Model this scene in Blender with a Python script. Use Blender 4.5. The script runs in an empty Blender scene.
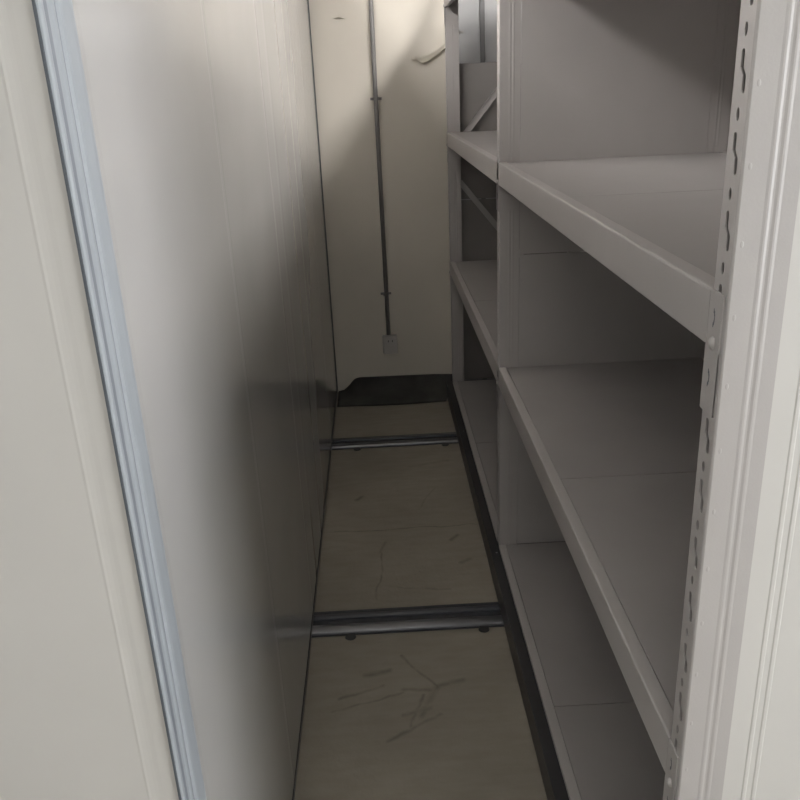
import bpy, bmesh, math, random
from mathutils import Vector, Matrix
random.seed(4)
C = bpy.context.scene.collection
sc = bpy.context.scene
sc.view_settings.view_transform = 'Standard'
sc.view_settings.look = 'None'
sc.view_settings.gamma = 1
sc.view_settings.exposure = 0.0

# ------------------------------------------------------------------ materials
def mat(name, col, rough=.5, metal=0., var=.0, scale=6., bump=0., bscale=80., coat=0., spec=.5, stretch=(1,1,1)):
    m = bpy.data.materials.new(name); m.use_nodes = True
    nt = m.node_tree; N = nt.nodes; L = nt.links
    b = N['Principled BSDF']
    b.inputs['Roughness'].default_value = rough
    b.inputs['Metallic'].default_value = metal
    b.inputs['Specular IOR Level'].default_value = spec
    b.inputs['Coat Weight'].default_value = coat
    b.inputs['Coat Roughness'].default_value = .12
    tc = N.new('ShaderNodeTexCoord'); mp = N.new('ShaderNodeMapping')
    mp.inputs['Scale'].default_value = stretch
    L.new(tc.outputs['Object'], mp.inputs['Vector'])
    no = N.new('ShaderNodeTexNoise'); no.inputs['Scale'].default_value = scale
    no.inputs['Detail'].default_value = 5
    L.new(mp.outputs[0], no.inputs['Vector'])
    cr = N.new('ShaderNodeValToRGB')
    cr.color_ramp.elements[0].position = .3; cr.color_ramp.elements[1].position = .7
    cr.color_ramp.elements[0].color = tuple(c*(1-var) for c in col)+(1,)
    cr.color_ramp.elements[1].color = tuple(min(1, c*(1+var)) for c in col)+(1,)
    L.new(no.outputs['Fac'], cr.inputs[0]); L.new(cr.outputs[0], b.inputs['Base Color'])
    if bump:
        n2 = N.new('ShaderNodeTexNoise'); n2.inputs['Scale'].default_value = bscale
        L.new(tc.outputs['Object'], n2.inputs['Vector'])
        bp = N.new('ShaderNodeBump'); bp.inputs['Strength'].default_value = bump
        bp.inputs['Distance'].default_value = .01
        L.new(n2.outputs['Fac'], bp.inputs['Height']); L.new(bp.outputs[0], b.inputs['Normal'])
    return m

RACK = mat('rack_grey_paint', (.39, .368, .355), .38, var=.03, bump=.02, bscale=300)
SHADE = mat('slot_shade_dark', (.05, .048, .046), .6, var=.1)  # shade inside the hollow posts, put into the colour
DECK = mat('shelf_grey_paint', (.315, .297, .287), .42, var=.03, bump=.02, bscale=300)
GLOSS = mat('glossy_grey_sheet', (.47, .457, .445), .17, var=.03, scale=3, coat=.2, bump=.03, bscale=5)
ENDP = mat('end_sheet_paint', (.52, .505, .48), .35, var=.02)
ALU = mat('aluminium_trim', (.32, .343, .368), .45, metal=.0, var=.03)
GROOVE = mat('grey_rubber_groove', (.20, .215, .24), .5, var=.05)
LINE = mat('grey_rubber_line', (.085, .095, .11), .5, var=.05)
RUB = mat('dark_rubber', (.05, .055, .06), .5, var=.1)
BLACK = mat('black_steel', (.022, .022, .024), .4, var=.2)
RAIL = mat('rail_steel', (.17, .175, .19), .30, metal=.85, var=.05, scale=20)
RAILB = mat('rail_steel_dark', (.07, .074, .085), .38, metal=.5, var=.05)
RAILD = mat('rail_channel', (.03, .033, .04), .45, var=.3, scale=20)
MAT = mat('black_skirting_sheet', (.10, .097, .090), .75, var=.25, scale=8, bump=.2, bscale=20)
COND = mat('conduit_grey', (.20, .19, .185), .45, var=.1)
BOX = mat('socket_plastic', (.45, .43, .41), .4)
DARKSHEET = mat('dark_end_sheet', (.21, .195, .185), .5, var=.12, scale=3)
COLUMN = mat('grey_boarding', (.36, .36, .36), .5, var=.04)
DGREY = mat('dark_grey_batten', (.14, .14, .14), .5)
PEEL = mat('peeled_paint', (.68, .64, .56), .6, var=.05)
SCREW = mat('zinc_screw', (.7, .7, .72), .25, metal=.6)
LAMPB = mat('lamp_body_white', (.8, .8, .8), .4)

def wallmat():
    m = mat('cream_wall_paint', (.64, .595, .52), .6, var=.05, scale=1.5, bump=.12, bscale=14)
    return m
WALL = wallmat()
CEIL = mat('ceiling_white', (.75, .75, .73), .8)

def emis(name, col, s):
    m = bpy.data.materials.new(name); m.use_nodes = True
    nt = m.node_tree; b = nt.nodes['Principled BSDF']
    b.inputs['Emission Color'].default_value = col+(1,)
    b.inputs['Emission Strength'].default_value = s
    tc = nt.nodes.new('ShaderNodeTexCoord'); no = nt.nodes.new('ShaderNodeTexNoise')
    nt.links.new(tc.outputs['Object'], no.inputs['Vector']); nt.links.new(no.outputs['Fac'], b.inputs['Roughness'])
    return m

def floormat():
    m = bpy.data.materials.new('worn_concrete_floor'); m.use_nodes = True
    nt = m.node_tree; N = nt.nodes; L = nt.links; b = N['Principled BSDF']
    b.inputs['Roughness'].default_value = .55
    tc = N.new('ShaderNodeTexCoord')
    def noise(scale, det, stretch=(1,1,1)):
        mp = N.new('ShaderNodeMapping'); mp.inputs['Scale'].default_value = stretch
        L.new(tc.outputs['Object'], mp.inputs[0])
        n = N.new('ShaderNodeTexNoise'); n.inputs['Scale'].default_value = scale; n.inputs['Detail'].default_value = det
        L.new(mp.outputs[0], n.inputs['Vector']); return n
    def ramp(src, p0, p1, c0, c1):
        r = N.new('ShaderNodeValToRGB'); e = r.color_ramp.elements
        e[0].position = p0; e[1].position = p1; e[0].color = c0+(1,); e[1].color = c1+(1,)
        L.new(src, r.inputs[0]); return r
    a = ramp(noise(2.2, 6).outputs['Fac'], .3, .7, (.235, .21, .17), (.30, .27, .22))
    g = ramp(noise(9, 8, (1, 3.5, 1)).outputs['Fac'], .35, .62, (.82, .80, .77), (1, 1, 1))
    mx = N.new('ShaderNodeMix'); mx.data_type = 'RGBA'; mx.blend_type = 'MULTIPLY'; mx.inputs[0].default_value = .5
    L.new(a.outputs[0], mx.inputs[6]); L.new(g.outputs[0], mx.inputs[7])
    # scuff strokes and joints: distance to line segments on the floor
    dn = noise(7, 3)
    dv = N.new('ShaderNodeVectorMath'); dv.operation = 'MULTIPLY_ADD'
    dv.inputs[1].default_value = (.05, .05, 0); dv.inputs[2].default_value = (-.025, -.025, 0)
    L.new(dn.outputs['Color'], dv.inputs[0])
    ps = N.new('ShaderNodeVectorMath'); ps.operation = 'ADD'
    L.new(tc.outputs['Object'], ps.inputs[0]); L.new(dv.outputs[0], ps.inputs[1])
    fl = N.new('ShaderNodeVectorMath'); fl.operation = 'MULTIPLY'; fl.inputs[1].default_value = (1, 1, 0)
    L.new(ps.outputs[0], fl.inputs[0])
    def math_(op, x, y=None, clamp=False):
        n = N.new('ShaderNodeMath'); n.operation = op; n.use_clamp = clamp
        for i, v in enumerate((x, y)):
            if v is None: continue
            if isinstance(v, (int, float)): n.inputs[i].default_value = v
            else: L.new(v, n.inputs[i])
        return n.outputs[0]
    tot = None
    for (ax, ay, bx, by, w, s) in SCUFFS:
        A = Vector((ax, ay, 0)); B = Vector((bx, by, 0)); d = B-A
        pa = N.new('ShaderNodeVectorMath'); pa.operation = 'SUBTRACT'
        L.new(fl.outputs[0], pa.inputs[0]); pa.inputs[1].default_value = A
        dt = N.new('ShaderNodeVectorMath'); dt.operation = 'DOT_PRODUCT'
        L.new(pa.outputs[0], dt.inputs[0]); dt.inputs[1].default_value = d/d.length_squared
        h = math_('MULTIPLY', dt.outputs['Value'], 1., True)
        sc_ = N.new('ShaderNodeVectorMath'); sc_.operation = 'SCALE'; sc_.inputs[0].default_value = d
        L.new(h, sc_.inputs['Scale'])
        di = N.new('ShaderNodeVectorMath'); di.operation = 'DISTANCE'
        L.new(pa.outputs[0], di.inputs[0]); L.new(sc_.outputs[0], di.inputs[1])
        v = math_('SUBTRACT', 1., math_('DIVIDE', di.outputs['Value'], w), True)
        v = math_('MULTIPLY', v, s)
        tot = v if tot is None else math_('MAXIMUM', tot, v)
    brk = ramp(noise(18, 3).outputs['Fac'], .35, .6, (.3,)*3, (1,)*3)
    tot = math_('MULTIPLY', tot, brk.outputs[0])
    mk = N.new('ShaderNodeMix'); mk.data_type = 'RGBA'
    L.new(tot, mk.inputs[0]); L.new(mx.outputs[2], mk.inputs[6]); mk.inputs[7].default_value = (.045, .035, .025, 1)
    L.new(mk.outputs[2], b.inputs['Base Color'])
    bp = N.new('ShaderNodeBump'); bp.inputs['Strength'].default_value = .15; bp.inputs['Distance'].default_value = .01
    L.new(noise(60, 4).outputs['Fac'], bp.inputs['Height']); L.new(bp.outputs[0], b.inputs['Normal'])
    return m
SCUFFS = [(.005, 2.28, .115, 2.12, .008, .6), (.115, 2.12, .06, 2.0, .016, .5), (.115, 2.12, .19, 2.14, .016, .45),
          (.10, 2.10, .0, 2.11, .012, .45), (.07, 2.08, .02, 1.95, .009, .5), (.0, 2.0, .09, 2.03, .014, .5),
          (-.12, 2.20, -.03, 2.21, .016, .6), (-.20, 2.09, -.06, 2.14, .010, .5), (-.22, 2.03, .0, 2.10, .008, .4),
          (-.08, 2.62, -.05, 2.95, .007, .5), (-.055, 2.95, -.03, 3.03, .010, .4),
          (-.30, 3.13, .40, 3.14, .006, .6), (-.16, 3.42, -.14, 3.45, .018, .6), (.24, 3.02, .27, 3.06, .014, .7),
          (.27, 2.84, .30, 2.86, .018, .6), (.12, 3.3, .2, 3.5, .006, .3), (-.05, 1.9, .12, 2.0, .010, .5),
          (.1, 3.75, .3, 3.8, .02, .3), (-.03, 2.7, .2, 2.66, .008, .35)]
FLOOR = floormat()

# ------------------------------------------------------------------ helpers
def link(name, bm, m, parent=None, smooth=False):
    bmesh.ops.recalc_face_normals(bm, faces=bm.faces)
    me = bpy.data.meshes.new(name); bm.to_mesh(me); bm.free()
    o = bpy.data.objects.new(name, me); C.objects.link(o)
    me.materials.append(m)
    if smooth:
        for p in me.polygons: p.use_smooth = True
    if parent:
        o.parent = parent; o.matrix_parent_inverse = Matrix.Translation(-parent.location)
    return o
def box(bm, x0, x1, y0, y1, z0, z1, bev=0.):
    r = bmesh.ops.create_cube(bm, size=1)
    for v in r['verts']:
        v.co = Vector(((x0+x1)/2+v.co.x*(x1-x0), (y0+y1)/2+v.co.y*(y1-y0), (z0+z1)/2+v.co.z*(z1-z0)))
    if bev:
        es = list({e for v in r['verts'] for e in v.link_edges})
        bmesh.ops.bevel(bm, geom=es, offset=bev, segments=2, affect='EDGES', profile=.6)
    return bm
def B(*a, bev=0.):
    return box(bmesh.new(), *a, bev=bev)
def prism(bm, pts, axis, a0, a1):
    """polygon pts (2D) extruded along axis"""
    def P(p, a):
        return {'z': (p[0], p[1], a), 'y': (p[0], a, p[1]), 'x': (a, p[0], p[1])}[axis]
    lo = [bm.verts.new(P(p, a0)) for p in pts]; hi = [bm.verts.new(P(p, a1)) for p in pts]
    n = len(pts)
    bm.faces.new(lo); bm.faces.new(hi[::-1])
    for i in range(n):
        bm.faces.new((lo[i], hi[i], hi[(i+1) % n], lo[(i+1) % n]))
def sheet_pts(path, t):
    """thickness t to the left side of an open polyline"""
    out = []
    n = len(path)
    for i, p in enumerate(path):
        p = Vector(p)
        d0 = (p-Vector(path[i-1])).normalized() if i else None
        d1 = (Vector(path[i+1])-p).normalized() if i < n-1 else None
        if d0 is None: d0 = d1
        if d1 is None: d1 = d0
        n0 = Vector((-d0.y, d0.x)); n1 = Vector((-d1.y, d1.x))
        b = (n0+n1); b = b/max(.2, b.dot(n0))
        out.append(tuple(p+b*t))
    return list(path)+out[::-1]
def tube(bm, pts, r, seg=12):
    rings = []
    for i, p in enumerate(pts):
        p = Vector(p)
        d = (Vector(pts[min(i+1, len(pts)-1)])-Vector(pts[max(i-1, 0)])).normalized()
        a = d.orthogonal().normalized(); b = d.cross(a)
        rings.append([bm.verts.new(p+(a*math.cos(t)+b*math.sin(t))*r) for t in [2*math.pi*k/seg for k in range(seg)]])
    for i in range(len(rings)-1):
        for k in range(seg):
            bm.faces.new((rings[i][k], rings[i][(k+1) % seg], rings[i+1][(k+1) % seg], rings[i+1][k]))
    bm.faces.new(rings[0][::-1]); bm.faces.new(rings[-1])
def thing(name, loc, label, cat, group=None):
    o = bpy.data.objects.new(name, None); C.objects.link(o); o.location = loc
    o.empty_display_size = .1
    o['label'] = label; o['category'] = cat
    if group: o['group'] = group
    return o
def tag(o, label, cat, group=None):
    o['label'] = label; o['category'] = cat
    if group: o['group'] = group
    return o
def struct(name, bm, m):
    o = link(name, bm, m); o['kind'] = 'structure'; return o

# ------------------------------------------------------------------ room
YW = 4.90; XL = -2.6; XR = 2.6; YB = -3.2; H = 2.95
struct('floor', B(XL, XR, YB, YW, -.1, 0), FLOOR)
struct('ceiling', B(XL, XR, YB, YW, H, H+.1), CEIL)
struct('wall_front', B(XL, XR, YW, YW+.12, 0, H), WALL)
struct('wall_back', B(XL, XR, YB-.12, YB, 0, H), CEIL)
struct('wall_left', B(XL-.12, XL, YB, YW, 0, H), CEIL)
bm = bmesh.new()
box(bm, XR, XR+.12, YB, -1.3, 0, H); box(bm, XR, XR+.12, .45, YW, 0, H)
box(bm, XR, XR+.12, -1.3, .45, 0, .8); box(bm, XR, XR+.12, -1.3, .45, 2.3, H)
struct('wall_right', bm, CEIL)
# grey boarded stretch of wall behind the open rack end
struct('trim_1', B(.50, 1.30, YW-.015, YW, 0, H, bev=.002), COLUMN)
struct('trim_2', B(.615, .64, YW-.030, YW-.015, 0, H, bev=.002), DGREY)

# ------------------------------------------------------------------ racking unit (right)
XF = .405; XBK = 1.15; ZT = 2.33
PY = [.924, 2.746, 4.632]; PW = .046; PD = .068
rack = thing('shelving_unit', (.78, 2.8, 0), 'grey open-fronted steel shelving unit with slotted posts along the right of the aisle', 'shelving')

def slot_long(cy, zt):
    # S-shaped keyhole slot: upper half shifted away from the aisle mouth, lower half towards it
    w = .0042; u, l = cy+.0040, cy-.0040; zb = zt-.045
    return [(zb, l-w*.5, l+w*.5), (zb+.003, l-w, l+w), (zt-.027, l-w, l+w), (zt-.019, u-w, u+w), (zt-.003, u-w, u+w), (zt, u-w*.5, u+w*.5)]
def slot_small(cy, zt):
    return [(zt-.014+.007*(1-math.cos(math.pi*k/6)), cy-.0042*max(.3, math.sin(math.pi*k/6)), cy+.0042*max(.3, math.sin(math.pi*k/6))) for k in range(7)]
def slotted_plate(bm, xa, xb, y0, y1, z0, z1, holes):
    """front plate built in bands around every slot so each one is a real opening"""
    holes = sorted(holes, key=lambda h: h[0][0])
    start = len(bm.faces)
    def q(pts):
        vs = [bm.verts.new((xa, p[0], p[1])) for p in pts]
        return bm.faces.new(vs)
    fs = []; z = z0
    for h in holes:
        fs.append(q([(y0, z), (y1, z), (y1, h[0][0]), (h[0][2], h[0][0]), (h[0][1], h[0][0]), (y0, h[0][0])]))
        for (za, la, ra), (zb, lb, rb) in zip(h, h[1:]):
            fs.append(q([(y0, za), (la, za), (lb, zb), (y0, zb)]))
            fs.append(q([(ra, za), (y1, za), (y1, zb), (rb, zb)]))
        z = h[-1][0]
    fs.append(q([(y0, z), (y1, z), (y1, z1), (y0, z1)]))
    bmesh.ops.remove_doubles(bm, verts=list({v for f in fs for v in f.verts}), dist=1e-6)
    fs = bm.faces[start:] if False else [f for f in bm.faces if f.is_valid]
    bmesh.ops.recalc_face_normals(bm, faces=fs)
    ret = bmesh.ops.extrude_face_region(bm, geom=fs)
    for v in [g for g in ret['geom'] if isinstance(g, bmesh.types.BMVert)]:
        v.co.x = xb

def post(y0, xf, sgn, name='upright_post'):
    """xf: front face x; sgn=+1 body goes to +x"""
    y1 = y0+PW; cy = y0+PW*.45
    z0 = .116
    holes = []
    zt = 1.735+.0863*6
    while zt-.08 > z0+.02:
        
        if zt < ZT-.01: holes.append(slot_long(cy, zt))
        holes.append(slot_small(cy+.003, zt-.060)); zt -= .0863
    bm = bmesh.new()
    slotted_plate(bm, xf, xf+sgn*.002, y0+.003, y1-.003, z0, ZT, holes)
    # bent shell: near side with ribs, rear, far side
    X = lambda d: xf+sgn*d
    near = [(X(.0), y0+.003), (X(.001), y0+.001), (X(.003), y0), (X(.030), y0), (X(.033), y0-.0005), (X(.0355), y0-.0005), (X(.0385), y0+.0002),
            (X(.041), y0+.0002), (X(.044), y0-.0005), (X(.0465), y0-.0005), (X(.0495), y0), (X(PD), y0), (X(PD), y0+.012)]
    far = [(X(.0), y1-.003), (X(.001), y1-.001), (X(.003), y1), (X(PD), y1), (X(PD), y1-.012)]
    prism(bm, sheet_pts(near, .0018*sgn), 'z', z0, ZT)
    prism(bm, sheet_pts(far, -.0018*sgn), 'z', z0, ZT)
    # added inner sheet, coloured dark to stand for the shade behind the slots
    # round dimples on the near side
    z = 1.70
    for k in range(-6, 17):
        zz = z-.0863*k
        if zz > ZT-.02 or zz < z0+.02: continue
        r = bmesh.ops.create_uvsphere(bm, u_segments=8, v_segments=6, radius=1)
        for v in r['verts']:
            v.co = Vector((X(.0095)+v.co.x*.0022, y0+v.co.y*.0003, zz+v.co.z*.004))
    p = link(name, bm, RACK, rack)
    link('slot_shade_web', B(min(X(.03), X(.031)), max(X(.03), X(.031)), y0+.004, y1-.004, z0, ZT-.002), SHADE, p)
    return p
for y0 in PY: post(y0, XF, 1)
for y0 in PY: post(y0, XBK, -1)

def beam(ya, yb, zb, zt, front=True):
    s = 1 if front else -1
    X = (lambda d: XF-.002+d) if front else (lambda d: XBK+.002-d)
    path = [(X(.018), zb+.010), (X(.018), zb), (X(.002), zb), (X(0), zb+.002), (X(0), zt-.004), (X(.001), zt-.001), (X(.004), zt), (X(.026), zt), (X(.026), zt-.014)]
    bm = bmesh.new()
    prism(bm, sheet_pts(path, -.0018*s), 'y', ya+.002, yb-.002)
    o = link('beam', bm, RACK, rack)
    # end plates clamp on the posts at each end
    for side, y in ((-1, ya), (1, yb)):
        ye = y+side*.038
        a, b = sorted((y, ye))
        zlow = zb-.084
        pb = bmesh.new(); marks = []
        xa, xb = sorted((X(-.0005), X(.0022)))
        # step outline in y-z: plate full height over the post
        box(pb, xa, xb, a, b, zlow, zt, bev=.0007)
        # inner flange folded along the side of the post inside the bay
        f0, f1 = (yb-.0026, yb-.0014) if side > 0 else (ya+.0014, ya+.0026)
        xr0, xr1 = sorted((X(.0005), X(PD)))
        box(pb, xr0, xr1, f0, f1, zlow, zb+.001)
        box(pb, min(X(0), X(.003)), max(X(0), X(.003)), min(f0, a), max(f1, b), zlow+.0005, zb)
        # hook marks, pressed half moons
        for zc in (zt-.033, zt-.110):
            hb = bmesh.new(); marks.append(hb)
            for k in range(6):
                t = math.radians(-60+24*k)
                yy = (a+b)/2+.006-.006*math.cos(t); zz = zc+.010*math.sin(t)
                q0, q1 = sorted((X(-.0008), X(.0005)))
                box(hb, q0, q1, yy-.0008, yy+.0008, zz-.003, zz+.003)
        pl = link('end_plate', pb, RACK, o); [link('hook_slot', hb, LINE, o) for hb in marks]
        rb = bmesh.new()
        r = bmesh.ops.create_uvsphere(rb, u_segments=14, v_segments=8, radius=1)
        for v in r['verts']:
            v.co = Vector((X(-.0005)+v.co.x*.0055, (a+b)/2-.002+v.co.y*.007, zt-.064+v.co.z*.0085))
        link('rivet', rb, RACK, o, True)
    return o
LEV = [(.083, .129), (.780, .852), (1.481, 1.553), (2.165, 2.238)]
def bay(i):
    ya = PY[i]+PW; yb = PY[i+1]
    for li, (zb, zt) in enumerate(LEV):
        if li == 0:
            # bottom shelf: its beam sits on the base, no clamp plates below
            for fr in (True, False):
                s = 1 if fr else -1
                X = (lambda d: XF-.002+d) if fr else (lambda d: XBK+.002-d)
                bm = bmesh.new(); x0, x1 = sorted((X(0), X(.0265)))
                box(bm, x0, x1, ya+.002, yb-.002, .1155, zt, bev=.0012)
                link('beam', bm, RACK, rack)
        else:
            beam(ya, yb, zb, zt, True); beam(ya, yb, zb, zt, False)
        ym = (ya+yb)/2
        for (p, q) in ((ya+.0012, ym-.0012), (ym+.0012, yb-.0012)):
            bm = bmesh.new()
            th = .012 if li == 0 else .022
            box(bm, XF+.0262, XBK-.0262, p, q, zt-.0015-th, zt-.0015, bev=.0015)
            link('shelf_panel', bm, DECK, rack)
bay(0); bay(1)

def partition(y, z0, z1, m=RACK):
    o = link('side_panel', B(XF+PD+.001, XBK-PD-.001, y, y+.002, z0, z1, bev=.0006), m, rack)
    return o
# middle divider: two sheets with a lap seam, ribs down both folded edges
for z0, z1 in ((.1285, 1.249), (1.252, ZT-.01)):
    partition(PY[1]-.001, z0, z1)
# near end: closed by bright painted sheets
bm = B(XF+PD+.0005, XBK-PD-.0005, PY[0]+.003, PY[0]+.005, .116, ZT-.01, bev=.0006)
for x in (XF+PD+.03, XF+PD+.045):
    prism(bm, [(x, PY[0]+.003), (x+.002, PY[0]+.0022), (x+.006, PY[0]+.0022), (x+.008, PY[0]+.003)], 'z', .116, ZT-.01)
link('side_panel', bm, ENDP, rack)
# back sheet
link('back_panel', B(XBK+.006, XBK+.008, PY[0], PY[2]+PW, .116, ZT-.01), RACK, rack)
# open far end: zigzag bracing in front of a dark sheet
def brace(x0, z0, x1, z1, w=.030, y=PY[2]+.020):
    d = Vector((x1-x0, z1-z0)); d.normalize(); n = Vector((-d.y, d.x))*w/2
    pts = [(x0+n.x, z0+n.y), (x1+n.x, z1+n.y), (x1-n.x, z1-n.y), (x0-n.x, z0-n.y)]
    bm = bmesh.new(); prism(bm, pts, 'y', y, y+.002)
    nn = n*.92
    for s in (1, -1):
        q = [(x0+s*n.x, z0+s*n.y), (x1+s*n.x, z1+s*n.y), (x1+s*nn.x, z1+s*nn.y), (x0+s*nn.x, z0+s*nn.y)]
        prism(bm, q, 'y', y-.008, y)
    return link('brace', bm, RACK, rack)
brace(.468, 1.500, 1.088, 2.245)
brace(.468, 1.290, 1.088, .520)
brace(.476, .640, 1.080, .640, .026)
brace(.476, 2.045, .50, 2.045, .012)
link('dark_end_panel', B(XF+PD-.004, XBK-.01, PY[2]+PW+.006, PY[2]+PW+.010, .116, 1.185), DARKSHEET, rack)
link('dark_end_panel', B(XF+PD-.004, XBK-.01, PY[2]+PW+.006, PY[2]+PW+.010, 1.190, 1.895), DARKSHEET, rack)
# base carriage running on the rails
bm = B(.369, XBK+.01, PY[0]+.004, PY[2]+PW, .0185, .115, bev=.003)
base = link('base_frame', bm, BLACK, rack)
bm = bmesh.new()
for y in (1.02, 2.712, 3.9):
    r = bmesh.ops.create_uvsphere(bm, u_segments=10, v_segments=6, radius=1)
    for v in r['verts']: v.co = Vector((.390+v.co.x*.0045, y+v.co.y*.0045, .115+v.co.z*.002))
    link('screw', bm, SCREW, base, True); bm = bmesh.new()
bm.free()

# ------------------------------------------------------------------ closed unit (left)
XP = -.308; YN = .855; YF = 4.865; LT = 2.50; XLB = -1.05
cab = thing('mobile_cabinet', (-.68, 2.8, 0), 'closed cabinet with glossy grey sides and ribbed bluish edge trim, left of the aisle', 'cabinet')
cuts = [.962, 1.725, 2.525, 3.33, 4.05, YF]
for i in range(5):
    a, b = cuts[i]+.0002, cuts[i+1]-.0002
    # each sheet: folded lips at both edges, so a lap line shows
    da = .0013 if i == 2 else .0004
    path = [(XP-.02, a), (XP-da, a), (XP, a+da), (XP, a+.010), (XP-da*.6, a+.020), (XP-.0003, b-.016), (XP, b-.010), (XP, b-.0006), (XP-.0006, b), (XP-.02, b)]
    if i == 2:
        # far sheets carry shallow pressed ribs
        mid = []
        for k in range(2):
            q = a+.16+k*.33
            mid += [(XP-.0006, q), (XP-.0001, q+.03), (XP-.0001, q+.05), (XP-.0006, q+.08)]
        path = path[:5]+mid+path[5:]
    bm = bmesh.new(); prism(bm, sheet_pts(path, .0018), 'z', .030, LT)
    link('side_panel', bm, GLOSS, cab)
link('kick_strip', B(XP-.02, XP+.003, YN+.11, YF, .0185, .034), BLACK, cab)
link('dark_seal', B(XP-.02, XP+.005, YF+.001, YF+.012, .0185, LT, bev=.001), RUB, cab)
# end face looking down the room
bm = bmesh.new()
ey = YN+.002
path = [(XP-.002, ey), (XP-.014, ey), (XP-.021, ey), (XP-.027, ey+.0003), (XP-.032, ey+.0003), (XP-.038, ey), (XP-.041, ey-.0004), (XP-.044, ey), (XLB, ey)]
prism(bm, sheet_pts(path, -.002), 'z', .03, LT)
link('end_panel', bm, ENDP, cab)
link('back_panel', B(XLB, XLB+.002, YN, YF, .03, LT), RACK, cab)
link('top_panel', B(XLB, XP-.004, YN+.006, YF, LT, LT+.003), RACK, cab)
link('far_panel', B(XLB+.003, XP-.022, YF-.002, YF, .03, LT-.001), RACK, cab)
link('base_frame', B(XLB+.01, XP-.022, YN+.02, YF-.01, .0185, .10), BLACK, cab)
# ribbed trim at the corner: aluminium profile and two rubber lines
bm = bmesh.new()
y = YN
prof = [(0, .000), (.0035, .001), (.005, .003), (.0055, .008), (.0045, .0115), (.0025, .015), (.002, .026), (.0028, .033), (.0042, .037), (.0045, .042), (.0035, .0445),
        (.0022, .0455), (.0022, .0485), (.0035, .0495), (.0055, .052), (.0065, .058), (.0065, .082), (.0055, .094), (.003, .102), (.0005, .1065)]
pts = [(XP+d, y+e) for d, e in prof]+[(XP-.0012, y+.1065), (XP-.0012, y)]
prism(bm, pts, 'z', .0185, LT)
trimo = link('edge_trim', bm, ALU, cab)
for e0, e1, d in ((.0165, .0260, .0027), (.0450, .0492, .0029)):
    link('rubber_line', B(XP+.0003, XP+d, y+e0, y+e1, .0187, LT, bev=.0003), GROOVE, trimo)
link('rubber_line', B(XP-.001, XP+.0018, y-.002, y+.0, .0187, LT), LINE, trimo)

# ------------------------------------------------------------------ floor rails
def rail(yc, label):
    t = thing('floor_rail', (0, yc, 0), label, 'rail', None)
    x0, x1 = -1.15, 1.35
    bm = bmesh.new(); box(bm, x0, x1, yc-.070, yc+.074, 0, .005, bev=.001)
    link('base_plate', bm, RAILD, t)
    for (a, b, h) in ((-.066, -.018, .0175), (.018, .046, .0150)):
        bm = bmesh.new()
        n = 8
        pts = [(yc+a, .005)]+[(yc+a+(b-a)*(.5-.5*math.cos(math.pi*k/n)), .007+(h-.007)*math.sin(math.pi*k/n)**.5 if 0 < k < n else .009) for k in range(n+1)]+[(yc+b, .005)]
        prism(bm, pts, 'x', x0, x1)
        link('rail_bar', bm, RAIL if a < 0 else RAILB, t)
    for x in (-.17, .30):
        bm = bmesh.new()
        r = bmesh.ops.create_cone(bm, cap_ends=True, segments=14, radius1=.020, radius2=.017, depth=.006)
        for v in r['verts']: v.co += Vector((x, yc-.078, .003))
        link('anchor_clip', bm, BLACK, t)
    return t
rail(2.478, 'dark steel double floor rail crossing the aisle in the foreground, the nearer of two')
rail(4.075, 'dark steel double floor rail crossing the far end of the aisle near the wall')

# ------------------------------------------------------------------ far wall fittings
cd = thing('cable_conduit', (.028, YW-.02, .40), 'thin grey cable conduit running down the cream end wall into a socket', 'conduit')
bm = bmesh.new(); tube(bm, [(.030, YW-.018, H-.002), (.0285, YW-.018, 1.737), (.034, YW-.018, .366)], .0125, 14)
link('pipe', bm, COND, cd, True)
for z in (2.68, 1.737, .623):
    bm = bmesh.new()
    box(bm, -.002, .062, YW-.006, YW-.0005, z-.007, z+.007, bev=.001)
    n = 10
    ring = [(.030+.0150*math.cos(math.pi*k/n), YW-.018-.0150*math.sin(math.pi*k/n)) for k in range(n+1)]
    path = [(.030+.015, YW-.003)]+ring+[(.030-.015, YW-.003)]
    prism(bm, sheet_pts(path, .002), 'z', z-.008, z+.008)
    link('clip', bm, COND, cd)
sk = thing('wall_socket', (.036, YW, .345), 'small square grey socket box at the foot of the wall conduit', 'socket')
link('back_box', B(-.006, .082, YW-.032, YW-.0005, .250, .362, bev=.004), BOX, sk)
link('face_plate', B(.000, .086, YW-.041, YW-.0325, .247, .359, bev=.004), BOX, sk)
for (x, z, w, h) in ((.030, .330, .005, .012), (.055, .330, .005, .012)):
    link('pin_hole', B(x-w/2, x+w/2, YW-.0425, YW-.0412, z-h/2, z+h/2), RUB, sk)

# loose black skirting sheet drooping from the wall to the floor
bm = bmesh.new()
nx, nz = 46, 12
def topz(x):
    k = [(-.30, .004), (-.261, .012), (-.227, .045), (-.200, .078), (-.170, .090), (.09, .088), (.30, .086), (.42, .080), (.52, .072)]
    for (a, za), (b, zb) in zip(k, k[1:]):
        if a <= x <= b: return za+(zb-za)*(x-a)/(b-a)
    return k[-1][1]
G = []
for i in range(nx+1):
    x = -.30+i/nx*.80; row = []
    tz = topz(x)
    for j in range(nz+1):
        t = j/nz
        yy = YW-.004-(.285 if x < .364 else .185)*(t**1.3)*(.97+.03*math.sin(9*x+1)); zz = .003+tz*(1-t)**2.6+.004*math.sin(9*x+2*t)**2*t*(1-t)
        row.append(bm.verts.new((x, yy, zz)))
    G.append(row)
for i in range(nx):
    for j in range(nz):
        bm.faces.new((G[i][j], G[i+1][j], G[i+1][j+1], G[i][j+1]))
ext = bmesh.ops.solidify(bm, geom=bm.faces[:], thickness=-.0025)
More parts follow.
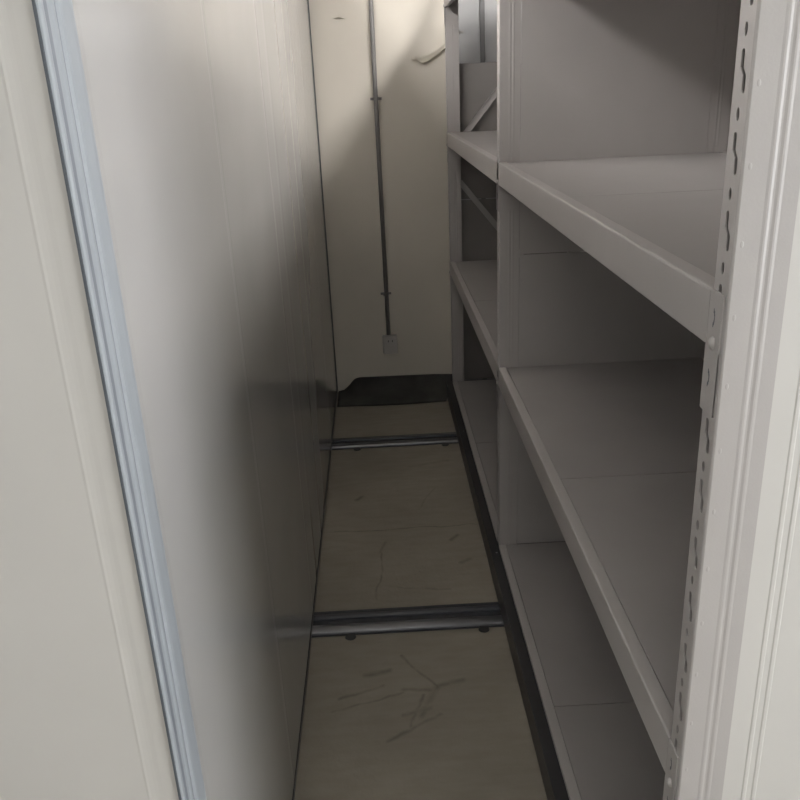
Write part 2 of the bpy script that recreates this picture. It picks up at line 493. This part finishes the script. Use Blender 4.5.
tag(link('skirting_sheet', bm, MAT, None, True), 'loose black sheet curling against the foot of the cream end wall', 'sheet')

# peeling paint flaps: rooted in the wall above, curling outwards at their lower edge
def flap(edge, out, hgt, label):
    bm = bmesh.new(); n = 24; m_ = 8; G = []
    x0, x1 = edge[0][0], edge[-1][0]
    for i in range(n+1):
        x = x0+(x1-x0)*i/n
        for (xa, za, wa), (xb, zb, wb) in zip(edge, edge[1:]):
            if xa <= x <= xb+1e-6:
                u = (x-xa)/(xb-xa); ze = za+(zb-za)*u; wv = wa+(wb-wa)*u; break
        row = []
        for j in range(m_+1):
            t = j/m_
            row.append(bm.verts.new((x, YW+.001-out*wv*t**1.6, ze+hgt*wv*(1-t)**1.1-.004*math.sin(3*t))))
        G.append(row)
    for i in range(n):
        for j in range(m_):
            bm.faces.new((G[i][j], G[i+1][j], G[i+1][j+1], G[i][j+1]))
    bmesh.ops.solidify(bm, geom=bm.faces[:], thickness=.0012)
    tag(link('peeling_paint_flap', bm, PEEL, None, True), label, 'paint flap')
flap([(.236, 1.930, .2), (.248, 1.925, .9), (.261, 1.935, .5), (.278, 1.917, .8), (.293, 1.911, 1.), (.327, 1.920, 1.), (.383, 1.953, .9), (.45, 2.005, .8)], .030, .034,
     'large curled flap of peeling cream paint beside the right rack post')
flap([(-.18, 2.156, .1), (-.142, 2.156, .6), (-.12, 2.154, .2)], .022, .020, 'tiny flap of peeling paint high on the wall left of the conduit')

# ------------------------------------------------------------------ ceiling lamps (real fittings)
TUBE = emis('lamp_tube_glow', (1., .975, .955), 46.)
TUBE2 = emis('lamp_tube_glow_cool', (1., .985, .96), 26.)
def lamp(x, y, ln, m, label, along='y', zz=H-.001):
    t = thing('ceiling_lamp', (x, y, zz), label, 'lamp', 'ceiling lamps')
    w = .12
    def bb(u0, u1, v0, v1, z0, z1, bev=0):
        if along == 'y': return B(x+v0, x+v1, y+u0, y+u1, z0, z1, bev=bev)
        return B(x+u0, x+u1, y+v0, y+v1, z0, z1, bev=bev)
    link('body', bb(-ln/2, ln/2, -w, w, zz-.05, zz, .004), LAMPB, t)
    link('diffuser', bb(-ln/2+.02, ln/2-.02, -w+.015, w-.015, zz-.062, zz-.0505, .003), m, t)
lamp(-.70, 2.6, 2.4, TUBE, 'long white ceiling lamp above the closed cabinet')
lamp(.95, 2.9, 2.4, TUBE, 'long white ceiling lamp above the open shelving unit')
lamp(-.1, -1.2, 1.5, TUBE2, 'long white ceiling lamp behind the aisle mouth', 'x')
# daylight window in the right-hand wall, outside the frame, level with the aisle mouth
WY0, WY1, WZ0, WZ1 = -1.3, .45, .8, 2.3
bm = bmesh.new()
for a in (WY0, WY1-.05, (WY0+WY1)/2-.025): box(bm, XR-.03, XR+.06, a, a+.05, WZ0, WZ1)
for a in (WZ0, WZ1-.05): box(bm, XR-.03, XR+.06, WY0, WY1, a, a+.05)
struct('window_1', bm, LAMPB)
SKY = emis('overcast_daylight', (.95, .975, 1.), 11.8)
struct('window_2', B(XR+.02, XR+.03, WY0+.03, WY1-.03, WZ0+.03, WZ1-.03), SKY)

# ------------------------------------------------------------------ camera
f = 820.
def nrm(v): return v.normalized()
Yc = nrm(Vector((-30, -313, f))); Dc = Vector((100, 2140, f)); Dc = nrm(Dc-Yc*Dc.dot(Yc))
Xc = nrm(Yc.cross(Dc)); Xc = Xc if Xc.x > 0 else -Xc
Zc = -Dc
right = Vector((Xc.x, Yc.x, Zc.x)); down = Vector((Xc.y, Yc.y, Zc.y)); fwd = Vector((Xc.z, Yc.z, Zc.z))
cam = bpy.data.cameras.new('camera'); co = bpy.data.objects.new('camera', cam); C.objects.link(co)
R = Matrix((right, -down, -fwd)).transposed().to_4x4()
co.matrix_world = Matrix.Translation((0, 0, 1.8)) @ R
cam.sensor_fit = 'HORIZONTAL'; cam.sensor_width = 36; cam.lens = f*36/800; cam.clip_start = .02
sc.camera = co
w = bpy.data.worlds.new('world'); sc.world = w; w.use_nodes = True
w.node_tree.nodes['Background'].inputs[0].default_value = (.6, .65, .7, 1)
w.node_tree.nodes['Background'].inputs[1].default_value = .3
